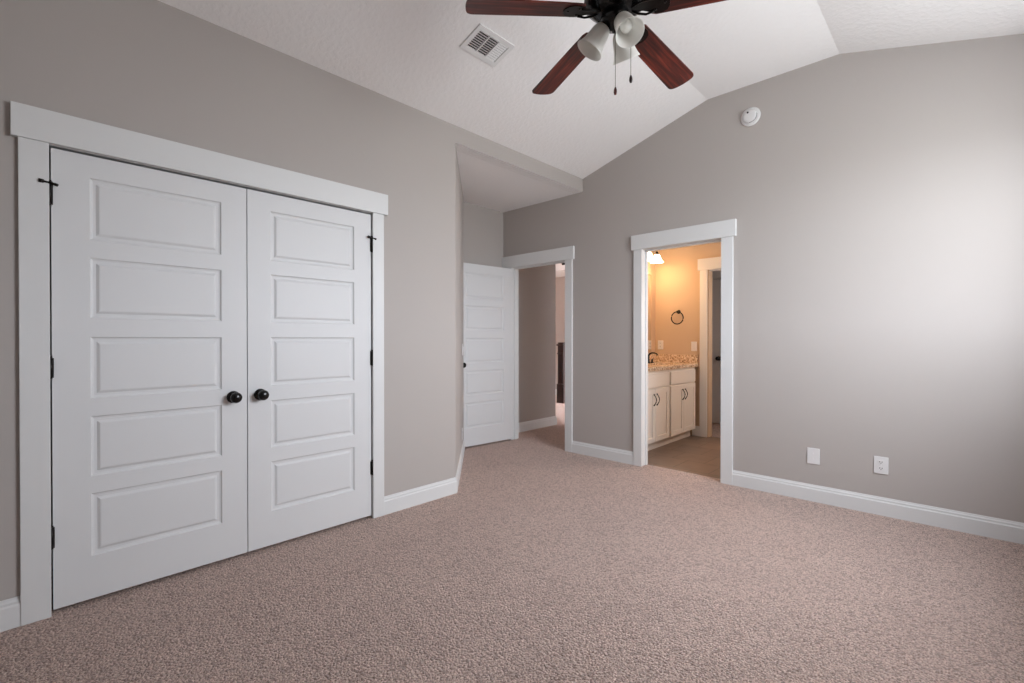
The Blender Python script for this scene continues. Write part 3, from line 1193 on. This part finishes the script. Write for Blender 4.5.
fc = empty('faucet', (-2.845, 5.46, CT1))
tag(fc, 'dark bronze faucet with curved spout on the granite countertop', 'faucet')
MB().lathe([(0, 0), (.027, 0), (.027, .006), (.019, .012), (.015, .03), (.014, .085), (.016, .095), (.012, .104), (0, .108)], 24).build('base', M['bronze'], fc)
MB().tube([(0, 0, .09), (.02, 0, .118), (.05, 0, .130), (.085, 0, .130), (.112, 0, .120), (.122, 0, .098)], [.012, .012, .011, .0105, .010, .0105], 12).build('spout', M['bronze'], fc)
for s in (-1, 1):
    m = MB().lathe([(0, 0), (.022, 0), (.022, .006), (.012, .014), (.011, .035), (.013, .042), (0, .048)], 20, Matrix.Translation((0, s * .1, 0)))
    m.tube([(0, s * .1, .042), (.0, s * .118, .05), (.0, s * .15, .054)], .005, 8)
    m.build('tap_handle', M['bronze'], fc)

# mirror on the wall over the sink
mi = empty('wall_mirror', (BAW, 5.08, 1.56))
tag(mi, 'frameless mirror on the bathroom wall above the backsplash', 'mirror')
MB().box(.001, .006, -.68, .66, -.53, .49).build('glass', M['mirror'], mi)

# vanity light: three bell shades on a dark bar
vl = empty('vanity_light', (BAW, 5.336, 2.30))
tag(vl, 'bronze vanity light with lit frosted bell shades above the mirror', 'wall lamp')
MB().box(0, .022, -.09, .09, -.055, .055, .004).build('back_plate', M['bronze'], vl)
MB().tube([(.05, -.25, 0), (.05, .25, 0)], .008, 12).tube([(.02, 0, 0), (.05, 0, 0)], .011, 12).build('bar', M['bronze'], vl)
for k in (-1, 0, 1):
    y = k * .22
    a = MB().tube([(.05, y, 0), (.09, y, .022), (.14, y, .028), (.168, y, .018), (.175, y, -.005)], .0065, 10)
    a.lathe([(.0, .012), (.008, .012), (.012, 0), (.026, -.03), (.028, -.036), (0, -.036)], 20, Matrix.Translation((.175, y, 0)))
    a = a.build('arm', M['bronze'], vl)
    prof = [(.028, -.034), (.036, -.046), (.043, -.068), (.054, -.096), (.070, -.120), (.084, -.132)]
    inner = [(r - .003, z) for r, z in reversed(prof)]
    sh = MB().lathe(prof + inner, 32, Matrix.Translation((.175, y, 0))).build('lamp_shade', M['lit'], a)
    light('vanity_bulb', 'POINT', (BAW + .175, 5.336 + y, 2.30 - .125), 6.5, (1.0, .54, .24), .06)

# towel ring
tr = empty('towel_ring', (-2.632, BAF, 1.555))
tag(tr, 'dark bronze towel ring on the bathroom wall above the outlets', 'towel ring')
MB().lathe([(0, 0), (.026, 0), (.026, .006), (.018, .012), (.011, .016), (.011, .045), (.014, .05), (0, .053)], 24, Matrix.Rotation(PI / 2, 4, 'X')).build('mount', M['bronze'], tr)
MB().tube([(.078 * math.sin(2 * PI * i / 36), -.046, -.078 + .078 * math.cos(2 * PI * i / 36)) for i in range(36)], .0070, 10, closed=True).build('ring', M['bronze'], tr)

# newel post at the far end of the hall
NX, NY = -5.48, 7.146
nw = empty('newel_post', (NX, NY, 0))
tag(nw, 'dark cherry wood newel post standing at the end of the hall', 'newel post')
MB().box(-.083, .083, -.083, .083, 0, .36, .004).build('base_block', M['newel'], nw)
MB().box(-.066, .066, -.066, .066, .36, 1.08, .003).build('shaft', M['newel'], nw)
m = MB().box(-.078, .078, -.078, .078, .92, .945, .006)
m.build('collar', M['newel'], nw)
m = MB().box(-.088, .088, -.088, .088, 1.08, 1.11, .008).box(-.07, .07, -.07, .07, 1.11, 1.145, .016)
m.build('cap', M['newel'], nw)

# ------------------------------------------------------------------ hall lamp and added fill lights in the neighbouring rooms (hidden behind the walls)
light('hall_lamp', 'POINT', (-5.9, 6.5, 2.3), 16, (1.0, .37, .13), .12)
light('closet_room_fill', 'POINT', (-1.5, 6.12, 1.5), 4, (0.95, .95, 1.0), .1)  # unseen fill, added to light the door beyond the bathroom
light('bathroom_side_fill', 'POINT', (-.85, 5.4, 1.6), 30, (1.0, .90, .83), .2)  # unseen fill, added on the right to brighten the vanity cabinets
